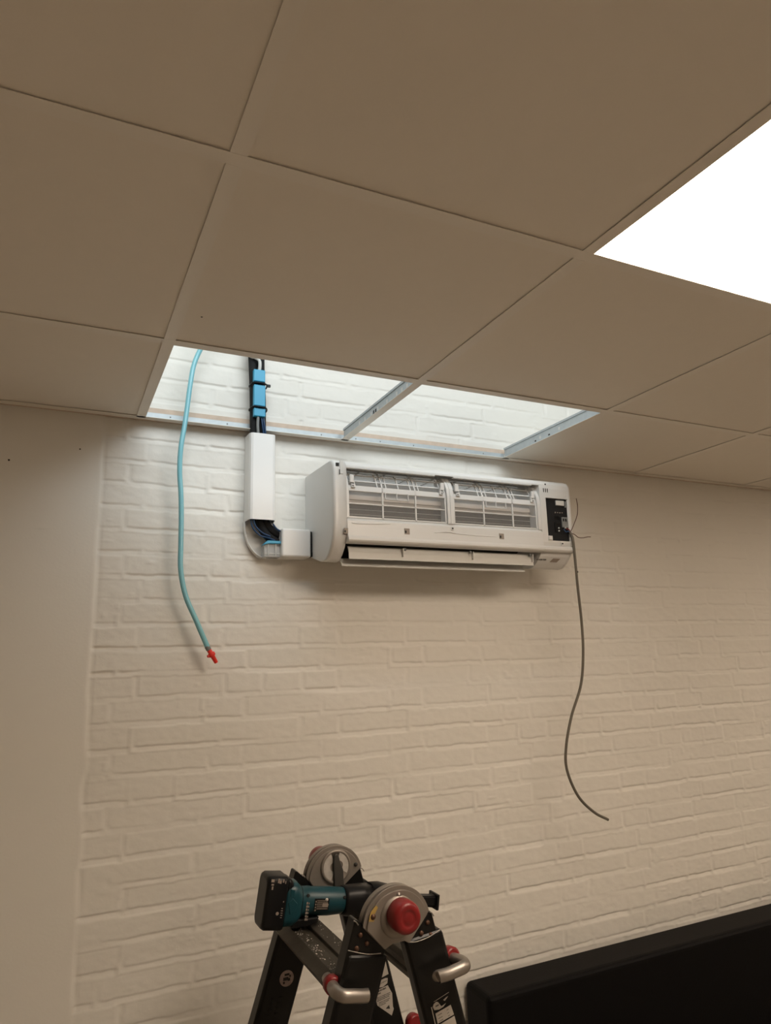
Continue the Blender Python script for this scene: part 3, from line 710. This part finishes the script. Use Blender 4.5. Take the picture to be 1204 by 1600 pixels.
# hinges
def arc_poly(cx_, cz, r, a0, a1, n=24, extra=()):
    return [(cx_+r*math.cos(math.radians(a0+(a1-a0)*k/n)), cz+r*math.sin(math.radians(a0+(a1-a0)*k/n))) for k in range(n+1)]+list(extra)
def hinge(y, s, cx_, cz):
    """s=-1: outer face towards the camera"""
    h = MB(); ex = [(-.2410, 1.4490), (-.2250, 1.4560), (-.2030, 1.4560), (-.1940, 1.4510)]
    h.prism(arc_poly(cx_, cz, .0650, 13, 172, 28, ex), y, y+s*.0035, 'y')
    o = obj('hinge', h, 'hinge', parent=LA, bevel=.0008)
    h2 = MB().prism(arc_poly(cx_, cz, .0585, 11, 176, 28, ex), y+s*.0035, y+s*.0075, 'y')
    obj('hinge_plate', h2, 'hinge', parent=o, bevel=.0010)
    h3 = MB().prism(arc_poly(cx_, cz, .0640, 4, 172, 28, ex), y-s*.020, y-s*.008, 'y')
    obj('hinge_plate', h3, 'hinge', parent=o, bevel=.0008)
    return o
HF = hinge(-.7545, -1, -.2145, 1.4795)
HR = hinge(-.4265, -1, -.2035, 1.4755)
hb = MB(); hb.lathe((-.2145, -.762, 1.4960), (0, -1, 0), [(0, .034), (.003, .033), (.004, .026)], 32)
obj('hinge_boss', hb, 'hinge', parent=HF)
kn = MB().lathe((-.2130, -.766, 1.5025), (0, -1, 0), [(-.004, .0200), (0, .0235), (.003, .0262), (.016, .0268), (.026, .0262), (.0315, .0240), (.0340, .0205), (.0342, .0135), (.0336, .0128), (.0336, .0085), (.0340, .0078), (.0340, .0)], 36)
obj('knob', kn, 'red', parent=HF, label='large red hinge knob')
for (x, z) in ((-.2856, 1.4812), (-.2737, 1.4662), (-.2928, 1.4616), (-.1562, 1.4788), (-.1695, 1.4640), (-.1515, 1.4583)):
    obj('rivet', MB().lathe((x+.004, -.7515, z-.005), (0, -1, 0), [(0, .0042), (.0022, .0040), (.0036, .0024), (.0038, 0)], 14), 'copper', parent=HF)
for (x, z) in ((-.2120, 1.5300), (-.2615, 1.5035), (-.232, 1.478)):
    o = obj('rivet', MB().lathe((x, -.7615, z), (0, -1, 0), [(0, .0048), (.0010, .0048), (.0014, .0034), (.0030, .0032), (.0036, .0)], 16), 'steel' if x == -.2120 else 'copper', parent=HF)
ym = MB().prism([(-.2700, 1.4975), (-.2655, 1.5120), (-.2560, 1.5205), (-.2520, 1.5170), (-.2580, 1.5080), (-.2600, 1.4960)], -.7623, -.7620, 'y')
obj('paint_mark', ym, 'yellow', parent=HF)
# rear hinge: inner face seen from the room
rb = MB().lathe((-.2025, -.434, 1.4995), (0, -1, 0), [(0, .0345), (.004, .0335), (.0045, .0290), (.003, .0280), (.003, 0)], 36)
obj('hinge_boss', rb, 'hinge', parent=HR)
def cres(a0, a1, r0, r1, y):
    CX, CZ = -.2025, 1.4995
    n = 10; P = [(CX+r1*math.cos(math.radians(a0+(a1-a0)*k/n)), CZ+r1*math.sin(math.radians(a0+(a1-a0)*k/n))) for k in range(n+1)]
    P += [(CX+(r0+.004*math.sin(math.pi*k/n))*math.cos(math.radians(a1+(a0-a1)*k/n)), CZ+(r0+.004*math.sin(math.pi*k/n))*math.sin(math.radians(a1+(a0-a1)*k/n))) for k in range(n+1)]
    return MB().prism(P, y, y-.0008, 'y')
obj('worn_label', cres(113, 245, .010, .0285, -.4370), 'cresc', parent=HR, label='worn white crescent label')
obj('worn_label', cres(-32, 72, .012, .0285, -.4370), 'cresc', parent=HR, label='worn white crescent label')
lv = MB().prism([(-.2090, 1.4600), (-.2100, 1.5110), (-.2090, 1.5230), (-.2040, 1.5260), (-.1985, 1.5240), (-.1960, 1.5130), (-.1880, 1.4920), (-.1870, 1.4600)], -.444, -.437, 'y')
lvo = obj('lever', lv, 'leverm', parent=HR, bevel=.002)
obj('rivet', MB().lathe((-.1560, -.434, 1.4970), (0, -1, 0), [(0, .0042), (.002, .0040), (.003, 0)], 14), 'dark', parent=HR)
obj('knob', MB().lathe((-.2140, -.392, 1.5020), (0, 1, 0), [(-.012, .024), (.014, .0262), (.028, .0255), (.034, .020), (.034, 0)], 32), 'red', parent=HR, label='red knob on the far hinge')
# hinge webs reaching down between the rails
for y, par in ((-.745, HF), (-.419, HR)):
    for sgn in (-1, 1):
        c = LXc if sgn < 0 else RXc
        obj('hinge_tongue', MB().prism([(c(1.47)-.02, 1.485), (c(1.47)+.02, 1.485), (c(1.36)+.022, 1.36), (c(1.36)-.022, 1.36)], y-.006, y+.006, 'y'), 'railb', parent=par)
# bare metal tips of the rails
for (x, y, z, par) in ((-.2895, -.7525, 1.4985, FL[0]), (-.1440, -.7525, 1.4890, FR[0]), (-.2740, -.4300, 1.4920, RL[0]), (-.1390, -.4300, 1.4860, RR[0])):
    obj('worn_tip', MB().tube([(x-.0045, y-.0012, z+.002), (x, y-.0016, z-.0005), (x+.004, y-.0012, z-.006)], .0011, 6), 'steel', parent=par)
# rungs
rl = [(-.316, 1.4100), (-.2900, 1.4078), (-.2875, 1.4020), (-.2770, 1.4010), (-.2745, 1.4065), (-.2430, 1.4040), (-.2360, 1.3850), (-.2500, 1.3720), (-.3230, 1.3800), (-.3355, 1.3990)]
rr_ = [(-.1670, 1.3700), (-.1690, 1.3800), (-.1655, 1.3830), (-.1690, 1.3860), (-.1695, 1.3960), (-.1640, 1.4045), (-.1550, 1.4075), (-.1380, 1.4055), (-.1355, 1.4010), (-.1250, 1.4000), (-.1225, 1.4045), (-.0900, 1.4025), (-.0760, 1.3950), (-.0790, 1.3740), (-.1500, 1.3620)]
for k in range(5):
    dz = -.275*k
    for base, c in ((rl, LXc), (rr_, RXc)):
        dx = c(1.39+dz)-c(1.39)
        ya, yb = (-.7225, -.4285)
        mb = MB().prism([(x+dx, z+dz) for x, z in base], ya, yb, 'y')
        if k == 0: ya, yb = -.7235, -.4275
        r_ = obj('rung', mb, 'alu', parent=LA, bevel=.0012)
        if k == 0 and base is rl:
            R = random.Random(3); sp = MB()
            for i in range(150):
                y = R.uniform(-.70, -.44); x = R.choice([R.uniform(-.314, -.294), R.uniform(-.314, -.300), R.uniform(-.270, -.245)]); s_ = R.uniform(.0004, .0016)
                z = 1.4099-(x+.316)*(.0022/.026) if x < -.29 else 1.4065-(x+.2745)*(.0025/.0315)
                sp.lathe((x, y, z-.0001), (0, 0, 1), [(0, s_), (s_*.7, s_*.4)], 5)
            for i in range(50):
                y = R.gauss(-.455, .02); x = R.uniform(-.314, -.296); s_ = R.uniform(.0007, .0022)
                sp.lathe((x, min(-.435, y), 1.4098-(x+.316)*.085), (0, 0, 1), [(0, s_), (s_*.8, s_*.4)], 5)
            so = obj('plaster_crumbs', sp, 'cresc', parent=r_); so['kind'] = 'stuff'
# locking bars (bent steel tubes) with red bushes
def jlock(P, par, r=.0105):
    pts_ = spline(P, 6); obj('locking_bar', MB().tube(pts_, r, 16, rr=[r*(.55 if i in (len(pts_)-1,) else (.85 if i == len(pts_)-2 else 1)) for i in range(len(pts_))]), 'steel', parent=LA, label='bent bare steel locking bar')
jlock([(-.322, -.700, 1.399), (-.3295, -.745, 1.404), (-.3345, -.774, 1.4085), (-.3290, -.789, 1.4075), (-.312, -.790, 1.4040), (-.2960, -.788, 1.4000), (-.2870, -.786, 1.3980), (-.2850, -.786, 1.3975)], FL)
jlock([(-.1050, -.700, 1.395), (-.0990, -.745, 1.4030), (-.0960, -.772, 1.4065), (-.1020, -.787, 1.4060), (-.1200, -.789, 1.4035), (-.1370, -.787, 1.4005), (-.1500, -.783, 1.3985), (-.1520, -.783, 1.398)], FR)
def bush(c, ax, r, h): obj('red_bush', MB().lathe(c, ax, [(0, r*.8), (.002, r), (h-.002, r), (h, r*.8)], 18), 'red', parent=LA, label='red plastic bush')
bush((-.3250, -.7245, 1.4020), (-.12, -1, .1), .0150, .020)
bush((-.3100, -.7245, 1.4035), (-.06, -1, .1), .0125, .014)
bush((-.1010, -.7245, 1.4035), (.12, -1, .08), .0165, .020)
obj('bush_face', MB().lathe((-.3278, -.7455, 1.4035), (-.6, -1, .1), [(0, .0095), (.0008, .009)], 16), 'tag', parent=LA)
bush((-.030, -.4285, 1.166), (.1, -1, .1), .017, .020)
# stickers on the rails
rs = MB().lathe((-.3100, -.4305, 1.3036), (0, -1, 0), [(0, .0150), (.0004, .0148)], 28)
rso = obj('round_sticker', rs, 'pink', parent=RL[1])
mk = MB()
for (x, z, w_, h_) in ((-.3095, 1.3105, .010, .0040), (-.3120, 1.3030, .011, .0060), (-.3055, 1.3010, .005, .005), (-.3160, 1.2965, .004, .004), (-.3030, 1.3070, .003, .004)):
    mk.box(x-w_/2, x+w_/2, -.43105, -.4309, z-h_/2, z+h_/2)
obj('print', mk, 'ink', parent=rso)
l1 = MB(); yy = -.4305
l1.prism([(-.0912, 1.2962), (-.0890, 1.2962), (-.0823, 1.2677), (-.1043, 1.2628)], yy, yy-.0004, 'y')
l1.prism([(-.1074, 1.2534), (-.1030, 1.2590), (-.0900, 1.2612), (-.0845, 1.2604), (-.0857, 1.2506), (-.0960, 1.2455), (-.1086, 1.2460)], yy, yy-.0004, 'y')
l1.prism([(-.1124, 1.2414), (-.0849, 1.2466), (-.075, 1.2293), (-.0739, 1.2038), (-.0720, 1.1990), (-.0773, 1.187), (-.1104, 1.2129), (-.115, 1.2343)], yy, yy-.0004, 'y')
l1o = obj('warning_label', l1, 'paper', parent=RR[1])
pr_ = MB(); R = random.Random(8)
for i in range(7):                                              # script lettering in the oval
    x = -.1035+i*.0024; z = 1.2530+i*.0005; h_ = (.0046, .0022, .0024, .0034, .0022, .0024, .0022)[i]
    pr_.prism([(x, z-h_*.5), (x+.0008, z-h_*.5), (x+.0020, z+h_*.5), (x+.0012, z+h_*.5)], yy-.0004, yy-.0007, 'y')
for r_i, (z, h_, n_) in enumerate(((1.2390, .0030, 9), (1.2340, .0026, 4), (1.2270, .0014, 13), (1.2240, .0014, 13), (1.2210, .0014, 12), (1.2165, .0012, 11), (1.2135, .0012, 10), (1.2105, .0012, 7))):
    x0 = -.1105+(.004 if r_i > 4 else 0)
    for i in range(n_):
        x = x0+i*.0024; w_ = R.uniform(.0012, .0021); zz = z+(x+.1105)*.16
        pr_.box(x, x+w_, yy-.0004, yy-.0007, zz-h_/2, zz+h_/2)
pr_.prism([(-.0909, 1.2030), (-.0832, 1.2085), (-.0811, 1.2010)], yy-.0004, yy-.0007, 'y')
obj('print', pr_, 'ink', parent=l1o)
yy = -.7575
l2 = MB()
l2.prism([(-.1463, 1.3313), (-.1156, 1.3385), (-.1098, 1.3223), (-.1426, 1.3150)], yy, yy-.0004, 'y')
l2.prism([(-.1421, 1.3120), (-.1090, 1.3200), (-.1000, 1.2850), (-.1330, 1.2760)], yy, yy-.0004, 'y')
l2.prism([(-.1510, 1.3425), (-.1490, 1.3465), (-.1440, 1.3490), (-.1405, 1.3480), (-.1340, 1.3400), (-.1250, 1.3430), (-.1300, 1.3385), (-.1390, 1.3360), (-.1480, 1.3370)], yy, yy-.0004, 'y')
l2.prism([(-.1545, 1.3426), (-.1530, 1.3430), (-.1400, 1.2880), (-.1415, 1.2876)], yy, yy-.0004, 'y')
l2.prism([(-.1300, 1.3490), (-.1240, 1.3520), (-.1200, 1.3530), (-.1230, 1.3500), (-.1270, 1.3470)], yy, yy-.0004, 'y')
l2.prism([(-.1490, 1.3500), (-.1180, 1.3590), (-.1182, 1.3584), (-.1488, 1.3494)], yy, yy-.0004, 'y')
l2o = obj('rating_label', l2, 'paper', parent=FR[1])
pr2 = MB()
for i, (x, z) in enumerate(((-.1420, 1.3272), (-.1410, 1.3220), (-.1395, 1.3175))):
    for k in range(5): pr2.box(x+k*.0017, x+k*.0017+.0012, yy-.0004, yy-.0006, z+k*.0004, z+k*.0004+.0010)
    for k in range(2): pr2.box(x+.018+k*.0022, x+.018+k*.0022+.0012, yy-.0004, yy-.0006, z+.0045+k*.0006, z+.0055+k*.0006)
for k in range(4): pr2.box(-.1455+k*.0016, -.1443+k*.0016, yy-.0004, yy-.0006, 1.3412+k*.0003, 1.3436+k*.0003)
obj('print', pr2, 'ink', parent=l2o)
# faint embossed lettering down the rear left rail
em = MB(); R = random.Random(12)
for i in range(7):
    for k in range(2):
        zc = 1.272-.009*i; xc = LXc(zc)-.012+.017*k; a = R.choice([0, 1, 2])
        em.box(xc-.004, xc+.004, -.4312, -.4303, zc-.0004, zc+.0004)
        if a: em.box(xc-.004, xc-.0032, -.4312, -.4303, zc-.003, zc+.003)
        if a == 2: em.box(xc+.0032, xc+.004, -.4312, -.4303, zc-.003, zc+.003)
obj('embossing', em, 'black', parent=RL[1])

# ------------------------------------------------------------------ cordless power tool lying on the rungs
TOX, TOY = -.36, -.48
TO = thing('cordless_tool', 'teal and black cordless power tool lying across the top of the ladder', 'power tool', (-.25, TOY, 1.41))
tilt = math.radians(-9.0); px0, pz0 = -.358, 1.4690
def tool(mb):                                                   # local: x along tool, y, z -> world
    return mb.xf(lambda v: Vector((px0+v.x*math.cos(tilt)-v.z*math.sin(tilt)*1.0, TOY+v.y, pz0+v.x*math.sin(tilt)+v.z*math.cos(tilt))))
def rrect(w_, h_, r, n=5):
    P = []
    for cx_, cz_, a0 in ((w_/2-r, h_/2-r, 0), (-w_/2+r, h_/2-r, 90), (-w_/2+r, -h_/2+r, 180), (w_/2-r, -h_/2+r, 270)):
        for k in range(n+1):
            a = math.radians(a0+90*k/n); P.append((cx_+r*math.cos(a), cz_+r*math.sin(a)))
    return P
def loft(secs, n=5):
    # secs: (x, width_y, height_z, radius, z offset)
    mb = MB(); vs = []; m_ = 0
    for x, w_, h_, r, zo in secs:
        P = rrect(w_, h_, min(r, w_/2-.0005, h_/2-.0005), n); m_ = len(P); vs += [(x, y, z+zo) for y, z in P]
    fs = [tuple(range(m_))[::-1], tuple(range((len(secs)-1)*m_, len(secs)*m_))]
    for i in range(len(secs)-1):
        for k in range(m_):
            k2 = (k+1) % m_; fs.append((i*m_+k, i*m_+k2, (i+1)*m_+k2, (i+1)*m_+k))
    mb.add(vs, fs, True); mb.sm[0] = mb.sm[1] = False
    return mb
bt = obj('battery', tool(loft([(-.0215, .050, .082, .012, .001), (-.0200, .060, .092, .014, .001), (-.0150, .062, .097, .012, .001), (.0180, .062, .0975, .010, .001), (.0215, .060, .094, .010, .001)])), 'black', parent=TO)
bp = MB()
for (x, z, w_, h_) in ((-.012, .043, .006, .005), (-.0115, .036, .005, .003), (-.011, .030, .003, .006), (.000, .043, .003, .008), (.004, .041, .004, .006), (.010, .043, .003, .006), (.0145, .0405, .002, .005),
                       (.0145, -.006, .003, .0012), (.0145, -.010, .004, .0012), (.0145, -.014, .004, .0012), (.0145, -.018, .004, .0012), (.0145, -.022, .003, .0012), (.0155, .006, .002, .002)):
    bp.box(x-w_/2, x+w_/2, -.0314, -.0308, z-h_/2, z+h_/2)
bp.lathe((.006, -.0308, -.015), (0, -1, 0), [(0, .0032), (.0006, .003)], 14)
obj('print', tool(bp), 'tag', parent=bt)
obj('slide_rail', tool(loft([(.0215, .054, .040, .008, .026), (.030, .052, .038, .008, .025), (.036, .046, .030, .008, .022)])), 'black', parent=TO)
bd = obj('body', tool(loft([(.0205, .052, .072, .014, -.006), (.026, .058, .080, .018, -.004), (.045, .060, .080, .020, -.002), (.054, .056, .066, .022, -.003), (.0600, .052, .0545, .024, -.001),
                            (.075, .0515, .054, .025, 0), (.085, .050, .0525, .024, 0), (.120, .051, .053, .0245, 0), (.150, .048, .049, .0235, .001), (.166, .044, .043, .021, .002)])), 'teal', parent=TO, label='teal plastic body')
obj('release_button', tool(MB().prism([(.028, .028), (.037, .026), (.038, .012), (.029, .014)], -.0300, -.0285, 'y')), 'teal', parent=bd, bevel=.001)
ch = MB().prism([(.026, .004), (.034, .012), (.046, .002), (.043, -.010), (.033, -.018)], -.0308, -.0290, 'y'); obj('grip_ridge', tool(ch), 'teal', parent=bd, bevel=.002)
obj('seam_ring', tool(loft([(.0563, .0545, .062, .024, -.002), (.0578, .0545, .062, .024, -.002)])), 'black', parent=bd)
for x, z in ((.0685, .015), (.148, .012)):
    obj('screw', tool(MB().lathe((x, -.0228, z), (0, -1, .35), [(0, .0034), (.0015, .0030)], 14)), 'black', parent=bd)
vt = MB()
for i in range(6): vt.box(.0660, .0690+(i % 2)*.0008, -.0264, -.0258, .004-.0058*i-.004, .004-.0058*i); vt.box(.0705, .0722, -.0264, -.0258, .004-.0058*i-.004, .004-.0058*i-.001)
obj('print', tool(vt), 'tag', parent=bd)
tl = obj('type_label', tool(MB().box(.083, .114, -.0263, -.0252, -.0105, .0105)), 'black', parent=bd, bevel=.0005)
tp = MB(); R = random.Random(4)
for i in range(4): tp.box(.0845, .0868, -.0268, -.0262, .0065-.0052*i-.0030, .0065-.0052*i)
for i in range(5):
    x = .0885
    while x < .111:
        w_ = R.uniform(.001, .0028); tp.box(x, x+w_, -.0268, -.0262, .0075-.0036*i-.0018, .0075-.0036*i); x += w_+.0008
tp.box(.100, .1120, -.0269, -.0262, -.0045, .0015)
obj('print', tool(tp), 'tag', parent=tl)
obj('glue_spot', tool(MB().lathe((.1080, -.0262, .0085), (0, -1, 0), [(0, .0032), (.0012, .0028), (.0018, 0)], 14)), 'cresc', parent=bd)
obj('foot', tool(MB().prism([(.040, -.030), (.100, -.024), (.096, -.034), (.080, -.041), (.044, -.046)], -.020, .020, 'y')), 'black', parent=TO, bevel=.003)
obj('rubber_collar', tool(loft([(.152, .052, .052, .022, .001), (.158, .055, .055, .022, .001), (.190, .057, .058, .020, .002), (.215, .060, .060, .020, .002)])), 'black', parent=TO)
hd = obj('gear_head', tool(loft([(.213, .058, .060, .020, .004), (.235, .060, .064, .024, .004), (.265, .056, .060, .024, .001), (.290, .050, .046, .020, -.004), (.310, .040, .034, .014, -.008), (.316, .030, .026, .012, -.009)])), 'black', parent=TO)
obj('spindle', tool(MB().box(.312, .372, -.010, .010, .000, .012).box(.312, .372, -.012, -.009, -.006, .010)), 'black', parent=TO, bevel=.001)
obj('clamp_plate', tool(MB().box(.368, .374, -.020, .020, -.014, .017)), 'black', parent=TO, bevel=.0015)
obj('spindle_neck', tool(MB().prism([(.335, -.008), (.372, -.012), (.372, .014), (.335, .008)], -.008, .008, 'y')), 'black', parent=TO)
